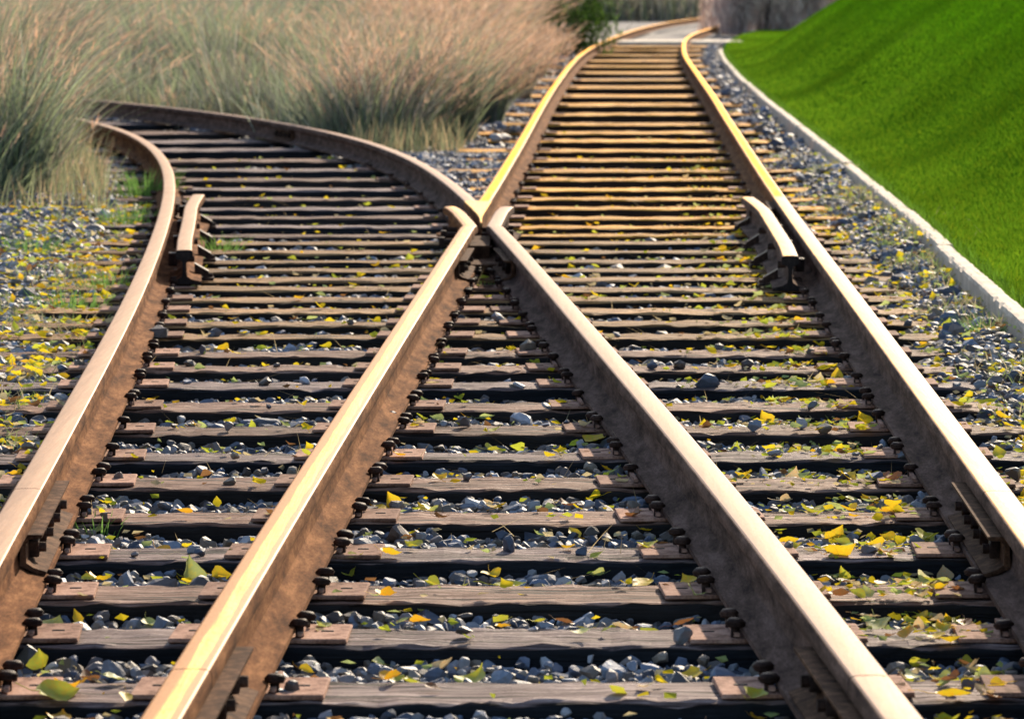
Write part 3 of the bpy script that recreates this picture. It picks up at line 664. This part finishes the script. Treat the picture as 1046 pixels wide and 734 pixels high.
specs += rnd_leaves(420, 6.6, 19, lambda y, r: r.uniform(float(CA(y))+.1, float(CD(y))-.1), PCs, 1)
specs += rnd_leaves(420, 6.6, 19, lambda y, r: float(CD(y))-.12-abs(r.normal(0, .16)), PCs, 2)
specs += rnd_leaves(520, 8, 24, lambda y, r: min(float(CD(y))+r.uniform(.1, .62), .128*y), PCs, 3)
specs += rnd_leaves(1900, 9, 23, lambda y, r: float(CA(y))-.1-abs(r.normal(0, .7)), [.36, .14, .16, .1, .08, .16], 4)
specs += rnd_leaves(200, 15, 30, lambda y, r: r.uniform(float(CA(y))+.1, float(CB(y))), PCs, 5)
specs += rnd_leaves(200, 15, 34, lambda y, r: r.uniform(float(CC(y))+.1, float(CD(y))-.1), PCs, 6)
specs += rnd_leaves(80, 20, 40, lambda y, r: r.uniform(float(CD(y))+.1, float(CK(y))-.1), PCs, 7)
specs += rnd_leaves(60, 16, 30, lambda y, r: float(CD(y))-r.uniform(.15, .5), PCs, 8)
def leaf_pose(sp):
    x, y, s, cn, up = sp
    it = bool(in_tie(np.array([x]), np.array([y]), .005)[0]); lv = float(level(np.array([x]), np.array([y]))[0])
    for c in (CA, CB, CC, CD):
        if abs(x-float(c(y))) < .09: x = float(c(y))+(.11 if x > float(c(y)) else -.11)
    z = .004 if it else lv+.004
    if up and (it or random.random() < .35): up = 0
    if up: rot = (random.uniform(.9, 1.5), random.uniform(-.5, .5), random.uniform(-.8, .8)); z += s*.35
    else: rot = (random.uniform(-.35, .5), random.uniform(-.4, .4), random.uniform(0, 6.28)); z += s*.12
    return x, y, z, s, rot
vis = [sp for sp in specs if abs(sp[0]) < .127*sp[1]+.01]
rest = [sp for sp in specs if not abs(sp[0]) < .127*sp[1]+.01]
vis.sort(key=lambda q: -q[2]/q[1]); rest += vis[296:]; vis = vis[:296]
items = []
for i, sp in enumerate(vis):
    x, y, z, s, rot = leaf_pose(sp); o = mobj('leaf', LMESH[sp[3], i % 12], None, (x, y, z), rot); o.scale = (s, s, s)
    items.append(dict(o=o, x=x, y=y, look=('upright ' if abs(rot[0]) > .85 else 'flat ')+sp[3]))
label_all(items, 'leaf', 'leaf', 'fallen leaves scattered over ballast and sleepers')
from mathutils import Euler
VV = []; QQ = []; CCc = []; off = 0
for i, sp in enumerate(rest):
    x, y, z, s, rot = leaf_pose(sp); V, Q = LGEO[i % 12]; m3 = np.array(Euler(rot).to_matrix())
    VV.append(V@m3.T*s+np.array([x, y, z])); QQ.append(Q+off); off += len(V); CCc.append(np.tile(LC[sp[3]], (len(V), 1)))
tag(mobj('leaf_litter', npmesh('leaf_litter', np.concatenate(VV), 4, np.concatenate(QQ), M_BLADE, {'col': np.concatenate(CCc)}, True)), 'scattered small yellow leaf litter on the gravel, mostly far or at the sides', None, None, 'stuff')

# ------------------------------------------------------------------ grass
def blades(roots, H, W, lean, bend, cols, segs=3, seed=0, tipf=.0, tipcol=None):
    """roots (n,3); lean (n,2) horizontal displacement of the tip; ribbon blades"""
    r = np.random.default_rng(seed); n = len(roots); k = segs+1
    t = np.linspace(0, 1, k)[None, :, None]
    ang = r.uniform(0, math.pi, n); side = np.stack([np.cos(ang), np.sin(ang)*.6, np.zeros(n)], 1)
    pos = np.zeros((n, k, 3)); pos[..., :2] = roots[:, None, :2]+lean[:, None, :]*(t**bend); pos[..., 2] = roots[:, None, 2]+H[:, None]*(t[..., 0]*(1-.12*t[..., 0]))
    wt = (1-t**1.5*.9)*W[:, None, None]/2
    Lf = pos-side[:, None, :]*wt; Rt = pos+side[:, None, :]*wt
    V = np.stack([Lf, Rt], 2).reshape(n, k*2, 3)
    q = np.array([[2*i, 2*i+1, 2*i+3, 2*i+2] for i in range(segs)])
    idx = (q[None]+np.arange(n)[:, None, None]*(2*k)).reshape(-1, 4)
    C = np.repeat(cols[:, None, :], 2*k, 1)
    if tipcol is not None:
        f = np.repeat(np.clip((np.linspace(0, 1, k)-tipf)/(1-tipf), 0, 1), 2)[None, :, None]; C = C*(1-f)+tipcol[:, None, :]*f
    return V.reshape(-1, 3), idx, C.reshape(-1, 3)
class Acc:
    def __init__(s): s.V = []; s.I = []; s.C = []; s.n = 0
    def add(s, V, I, C): s.V.append(V); s.I.append(I+s.n); s.C.append(C); s.n += len(V)
    def mesh(s, name, mat): return npmesh(name, np.concatenate(s.V), 4, np.concatenate(s.I), mat, {'col': np.concatenate(s.C)})
DG = np.array([(.44,.45,.37),(.52,.51,.43),(.68,.63,.55),(.82,.76,.66),(.32,.36,.25),(.54,.49,.46)])
PK = np.array([(.56,.34,.22),(.46,.34,.27),(.58,.40,.27)])
def clump(acc, cx, cy, rad, n, h, green, pink, lean0, seed, wmul=1.0):
    r = np.random.default_rng(seed)
    a = r.uniform(0, 6.28, n); d = rad*np.sqrt(r.random(n))
    roots = np.stack([cx+np.cos(a)*d*1.15, cy+np.sin(a)*d*1.15, np.full(n, -.07)], 1)
    H = h*r.uniform(.45, 1.12, n); out = np.stack([np.cos(a), np.sin(a)], 1)*(d/rad)[:, None]
    ln = out*(H*.42)[:, None]*r.uniform(.2, 1.4, (n, 1))+np.array(lean0)[None]*H[:, None]+r.normal(0, .24, (n, 2))*H[:, None]
    tint = np.array([(1, 1, 1), (.8, .95, .85), (1.12, 1.05, .95), (.72, .78, .74), (.95, 1.08, .85)][seed // 3 % 5])*r.uniform(.8, 1.15)
    c = DG[r.choice(6, n, p=[.22, .22, .18, .13, .12, .13])]*r.uniform(.2, .66, (n, 1))*tint; g = r.random(n) < green
    c[g] = np.array((.27,.33,.17))*r.uniform(.6, 1.4, (g.sum(), 1))
    tip = c*1.08; pk = r.random(n) < pink; tip[pk] = PK[r.integers(0, 3, pk.sum())]
    acc.add(*blades(roots, H, r.uniform(.004, .009, n)*wmul, ln, 1.9, c, 4, seed+1, .45, tip))
    # feathery seed heads on some
    ph = np.where(pk & (r.random(n) < .75) & (H > h*.6))[0]
    if len(ph):
        m = 9; top = roots[ph]+np.concatenate([ln[ph], (H[ph]*.88)[:, None]], 1); u = r.random((len(ph), m, 1))
        dr = np.concatenate([ln[ph]*.9, (H[ph]*.5)[:, None]], 1); dr /= np.linalg.norm(dr, axis=1)[:, None]
        rt = (top[:, None, :]-dr[:, None, :]*u*.22+r.normal(0, .006, (len(ph), m, 3))).reshape(-1, 3)
        l2 = np.repeat(ln[ph]*.10, m, 0)+r.normal(0, .018, (len(rt), 2)); cc = PK[r.integers(0, 3, len(rt))]*r.uniform(.75, 1.25, (len(rt), 1))
        acc.add(*blades(rt, r.uniform(.02, .08, len(rt)), np.full(len(rt), .006*wmul), l2, 1.2, cc, 1, seed+2))
G = 'tall dry grass clumps beside the tracks'
named = [ # px, py of base, radius m, blades, height, green, pink, lean, label
 (-8,212,.28,1500,1.15,.35,.12,(.02,0),'tall green and straw grass clump at the left edge beside the gravel'),
 (28,168,.22,1100,1.0,.40,.12,(.02,0),'grey green grass clump hiding the end of the leftmost rail'),
 (-25,180,.4,1300,1.45,.25,.35,(.2,0),'pinkish plumed grass clump cut by the left edge'),
 (430,147,.38,1800,1.05,.30,.18,(.03,0),'large spreading grass clump above the frog, between the tracks'),
 (350,128,.4,1500,1.1,.35,.1,(.08,0),'wispy straw clump directly behind the left curving rail'),
 (480,128,.26,1300,.8,.25,.6,(.1,0),'dry clump with pink plumes nearest the golden rail'),
 (250,114,.4,1300,1.2,.45,.15,(.1,0),'green tinged clump above the middle of the curving rail'),
 (175,103,.42,1300,1.3,.4,.1,(.1,0),'dark green clump above the far end of the curving rail'),
 (512,104,.28,1200,.8,.15,.8,(.1,0),'orange pink plumed clump beside the golden rail, below the dark bush'),
 (532,80,.3,1200,.8,.2,.8,(.05,0),'reddish plumed clump last in the row beside the golden rail')]
for i, (px, py, rad, n, h, gr, pk, ln, lab) in enumerate(named):
    x, y = ground(px, py, -.05); a = Acc(); clump(a, 0, 0, rad, n, h, gr, pk, ln, 5000+i*10, .8+y/45)
    tag(mobj('grass_clump', a.mesh('grass_clump', M_DRY), None, (x, y, 0)), lab, 'grass clump', G)
acc = Acc(); r = np.random.default_rng(77); k = 0
for i in range(400):
    y = r.uniform(31.5, 78) if i < 300 else r.uniform(22.5, 40)
    if i < 300:
        lo = float(CB(y))+.55 if y < 47 else -.13*y-1.5; hi = float(CC(y))-1.15-max(0, y-50)*.02
        lo = max(lo, -.13*y-1.2)
        if hi-lo < .15: continue
        x = r.uniform(lo, hi) if i % 3 else hi-abs(r.normal(0, .35))
        if x < lo: x = r.uniform(lo, hi)
        xr = (x*F/y+523)
        if y < 47 and x < float(CB(y))+.5: continue
    else:
        hi = float(CA(min(y, 45)))-.95; x = hi-r.uniform(0, 2.2)
        xr = 0
    pk_ = .06 if xr < 380 else .8
    clump(acc, x, y, r.uniform(.25, .5), int(300 if y < 50 else 200), min(1.5, r.uniform(.35, 1.0)+max(0, (y-34)*.03)), r.uniform(.1, .45), pk_*r.uniform(.4, 1), (r.uniform(0, .18), 0), 9000+k*7, .8+y/38); k += 1
tag(mobj('dry_grass', acc.mesh('dry_grass', M_DRY)), 'mass of tall dry grass and reeds behind the front clumps', None, None, 'stuff')
# low undergrowth under the reeds
acc = Acc(); n = 42000; r = np.random.default_rng(78); y = r.uniform(22, 60, n); side = r.random(n) < .4
x = np.where(side, CA(np.minimum(y, 42))-.35-np.abs(r.normal(0, .8, n)), np.where(y < 46, CB(y)+.3+np.abs(r.normal(0, .9, n)), r.uniform(-4, 0, n)))
ok = side | ((y > 30) & (x < CC(y)-.5)); x = x[ok]; y = y[ok]; n = len(x)
c = np.array((.24,.26,.14))*r.uniform(.5, 1.6, (n, 1))*np.where(r.random((n, 1)) < .4, np.array([[1.9, 1.3, 1.4]]), 1)
acc.add(*blades(np.stack([x, y, np.full(n, -.08)], 1), r.uniform(.08, .42, n), np.full(n, .009), r.normal(0, .07, (n, 2)), 1.5, c, 2, 5))
tag(mobj('undergrowth', acc.mesh('undergrowth', M_BLADE)), 'low green and brown undergrowth at the foot of the tall grass', None, None, 'stuff')
# small weeds
weeds = [(222,262,.10,120,.13,'small bright green weed beside the left guard rail'),(150,205,.16,260,.22,'green tuft growing against the outside of the leftmost rail'),(132,232,.14,160,.16,'low green weed at the outer foot of the leftmost rail'),(30,262,.16,160,.14,'low weed patch in leafy gravel near the left edge'),(70,318,.14,140,.12,'sprawling green weed among yellow leaves on the left gravel'),(110,300,.12,120,.12,'small weed between yellow leaves left of the leftmost rail'),(100,545,.05,45,.07,'tiny grass sprig beside the near joint of the leftmost rail'),(1020,352,.12,200,.13,'green tuft growing against the kerb at the right edge'),(975,300,.08,100,.09,'tiny tuft against the kerb further up'),(820,135,.1,80,.09,'small tuft against the far kerb'),(500,300,.06,40,.08,'thin weed in the ballast just below the frog')]
for i, (px, py, rad, n, h, lab) in enumerate(weeds):
    x, y0_ = ground(px, py, -.03); r = np.random.default_rng(600+i); a = Acc()
    ang = r.uniform(0, 6.28, n); d = rad*np.sqrt(r.random(n)); rt = np.stack([np.cos(ang)*d, np.sin(ang)*d, np.full(n, -.05)], 1)
    H = h*r.uniform(.4, 1.2, n); c = np.array((.16,.30,.07))*r.uniform(.5, 1.5, (n, 1))
    a.add(*blades(rt, H, np.full(n, .006), np.stack([np.cos(ang), np.sin(ang)], 1)*(H*.6)[:, None]*r.random((n, 1))*1.3, 1.8, c, 3, 61+i))
    tag(mobj('weed', a.mesh('weed', M_BLADE), None, (x, y0_, 0)), lab, 'weed', 'small weeds in the gravel')
# crumbs of broken leaf and small pale leaves
r = np.random.default_rng(70); n = 8500
y = r.uniform(6.6**.5, 30**.5, n)**2; u = r.random(n)
x = np.where(u < .3, CD(y)-.1-np.abs(r.normal(0, .22, n)), np.where(u < .55, CD(y)+.1+r.random(n)*.6, np.where(u < .8, CA(y)-.1-np.abs(r.normal(0, .8, n)), CA(y)+.1+r.random(n)*(CD(y)-CA(y)-.2))))
it = in_tie(x, y); z = np.where(it, .008, level(x, y)+.014); Sz = r.uniform(.008, .022, n); Rm = rotmats(n, r)
fl = np.array([(-.6,-.4,0),(.5,-.6,.15),(.7,.5,-.1),(-.4,.6,.2)]); fl2 = np.einsum('nij,vj->nvi', Rm, fl)*Sz[:, None, None]; fl2[..., 2] *= .45
for c_ in (CA, CB, CC, CD): z = np.where(np.abs(x-c_(y)) < .085, -.3, z)
keep = z > -.2; V = (fl2+np.stack([x, y, z], 1)[:, None, :])[keep]; m_ = len(V)
cc = np.array([LC[k_] for k_ in ('yellow', 'yellow green', 'pale green', 'cream', 'brown', 'orange yellow')])[r.choice(6, m_, p=[.2, .22, .2, .25, .08, .05])]*r.uniform(.6, 1.1, (m_, 1))
tag(mobj('leaf_crumbs', npmesh('leaf_crumbs', V.reshape(-1, 3), 4, np.arange(m_*4), M_BLADE, {'col': np.repeat(cc, 4, 0)})), 'crumbled bits of yellow and pale leaf scattered over the trackbed', None, None, 'stuff')
n = 15000; r = np.random.default_rng(74); y = r.uniform(11, 27, n); lf = r.random(n) < .72
x = np.where(lf, CA(y)-.12-np.abs(r.normal(0, .75, n)), CK(y)-.05-np.abs(r.normal(0, .12, n)))
dn = vnoise(x, y, .45, 31); ok = dn > np.where(lf, .55, .5); x, y, lf = x[ok], y[ok], lf[ok]; n = len(x)
c = np.array((.24,.31,.11))*r.uniform(.5, 1.5, (n, 1)); br = r.random(n) < .45; c[br] = np.array((.48,.40,.24))*r.uniform(.5, 1.2, (br.sum(), 1))
acc = Acc(); acc.add(*blades(np.stack([x, y, level(x, y)-.01], 1), r.uniform(.015, .075, n), np.full(n, .005), r.normal(0, .035, (n, 2)), 1.4, c, 2, 75))
tag(mobj('ground_weeds', acc.mesh('ground_weeds', M_BLADE)), 'thin low weeds and withered grass creeping through the gravel at both sides', None, None, 'stuff')
# dry stems lying around
acc = Acc(); n = 900; r = np.random.default_rng(80); y = r.uniform(3., 5, n)**2*.9+.5; y = np.clip(y, 6.7, 24); x = r.uniform(-1, 1, n)*.128*y
ln = r.normal(0, .06, (n, 2)); c = np.array((.45,.36,.2))*r.uniform(.5, 1.3, (n, 1))
lvz = np.where(in_tie(x, y), .006, level(x, y)+.008)
acc.add(*blades(np.stack([x, y, lvz], 1), np.abs(r.normal(0, .025, n)), np.full(n, .0022), ln, 1.0, c, 3, 81))
tag(mobj('dry_stems', acc.mesh('dry_stems', M_DRY)), 'thin dry stems and straw lying on ballast and sleepers', None, None, 'stuff')
# lawn blades
n = 330000; r = np.random.default_rng(90)
y = 13+(78-13)*r.random(n)**1.35; y = 13+(y-13)*1.45; d = r.random(n)**.8*np.clip(.128*y-CK(y)+.6, .3, 9); x = CK(y)+.055+d
H = r.uniform(.018, .036, n); pat = vnoise(x*.35, y*.5, 1.1, 6)*.7+vnoise(x*.5, y*.5, .5, 7)*.3
nearb = np.clip(1-d/1.6, 0, 1)[:, None]; c = (np.array((.062,.185,.004))*(1-nearb)+np.array((.14,.26,.012))*nearb)*(.5+.95*pat)[:, None]*r.uniform(.8, 1.2, (n, 1)); yl = r.random(n) < .12; c[yl] *= np.array((1.7, 1.2, 1.2))
W = .004+y*.00011
V, I, C = blades(np.stack([x, y, lawn_z(x, y)-.004], 1), H, W, r.normal(0, .016, (n, 2)), 1.5, c, 1, 91)
tag(mobj('lawn_grass', npmesh('lawn_grass', V, 4, I, M_BLADE, {'col': C})), 'short bright green grass blades covering the lawn slope', None, None, 'stuff')
# ragged grass hanging over the kerb
n = 9000; y = r.uniform(13, 70, n); x = CK(y)+.05+r.uniform(-.01, .05, n); c = np.array((.10,.20,.02))*r.uniform(.5, 1.8, (n, 1))
acc = Acc(); acc.add(*blades(np.stack([x, y, np.full(n, .05)], 1), r.uniform(.03, .09, n), np.full(n, .006), np.stack([r.normal(-.02, .03, n), r.normal(0, .03, n)], 1), 1.6, c, 2, 92))
tag(mobj('verge_grass', acc.mesh('verge_grass', M_BLADE)), 'longer ragged grass along the back of the kerb', None, None, 'stuff')
# ------------------------------------------------------------------ shrubs
def shrub(x, y, w_, h, label, cols, n=2600, stems=26, seed=0, name='shrub', cat='shrub', group=None, up=0):
    r = np.random.default_rng(seed); root = empty(name, (x, y, -.08)); tag(root, label, cat, group)
    a = Acc(); t = r.uniform(0, 6.28, stems)
    rt = np.stack([np.cos(t)*w_*.12, np.sin(t)*w_*.12, np.zeros(stems)], 1)
    a.add(*blades(rt, h*r.uniform(.6, 1, stems), np.full(stems, .018), np.stack([np.cos(t), np.sin(t)], 1)*w_*.5*r.random((stems, 1)), 1.2, np.tile((.16,.12,.11), (stems, 1)), 5, seed))
    mobj('stem', a.mesh('stem', M_DRY), root)
    b = Acc(); nl = 14; cen = np.stack([r.normal(0, w_*.26, nl), r.normal(0, w_*.26, nl), h*r.uniform(.05, .85, nl)], 1); kk = r.integers(0, nl, n)
    p = cen[kk]+r.normal(0, 1, (n, 3))*np.array([w_*.15, w_*.15, h*.13]); p[:, 2] = np.clip(p[:, 2], .02, h*1.1)
    c = np.array(cols)[r.integers(0, len(cols), n)]*r.uniform(.6, 1.4, (n, 1))
    b.add(*blades(p, r.uniform(.05, .16, n)*(1+up*2), r.uniform(.02, .05, n)*(1-.5*up), r.normal(0, .06, (n, 2)), 1.2, c, 1, seed+1))
    mobj('foliage', b.mesh('foliage', M_BLADE), root)
gx, gy = 1.02, 72.0
shrub(gx, gy, 1.1, 2.2, 'dark green bush at the top of the picture, left of the bend', [(.05,.10,.02), (.09,.16,.03), (.03,.06,.015)], 4200, 26, 11, 'bush', 'bush')
hc = [(.62,.44,.38), (.76,.58,.50), (.42,.29,.27), (.85,.70,.60)]
hl = ['leftmost grey brown shrub of the row behind the lawn, hiding the rail end', 'second grey brown shrub from the left behind the lawn', 'middle purple grey shrub of the row behind the lawn', 'fourth purple grey shrub from the left behind the lawn', 'dark shrub at the right end of the row, against the lawn slope']
for i in range(5):
    shrub(5.75+i*.6, 103+i*.5, 1.0, 2.3, hl[i], hc, 6500, 30, 30+i, 'shrub', 'shrub', 'grey shrubs behind the lawn', .8)
shrub(5.35, 108, .7, 2.2, 'pinkish feathery grass plume tuft beside the far rail bend', [(.62,.42,.33), (.55,.42,.36), (.5,.36,.3)], 2200, 14, 44, 'plume_grass', 'grass clump', None, .8)
acc = Acc(); r = np.random.default_rng(95)
for i in range(420):
    x = r.uniform(-9, 24); y = r.uniform(141, 156)
    clump(acc, x, y, .9, 60, r.uniform(1.8, 2.8), .1, .25, (.05, 0), 20000+i*3, 6)
tag(mobj('reed_bed', acc.mesh('reed_bed', M_DRY)), 'blurred grey lilac reed bed far beyond the bend', None, None, 'stuff')
print('objects', len(bpy.data.objects))
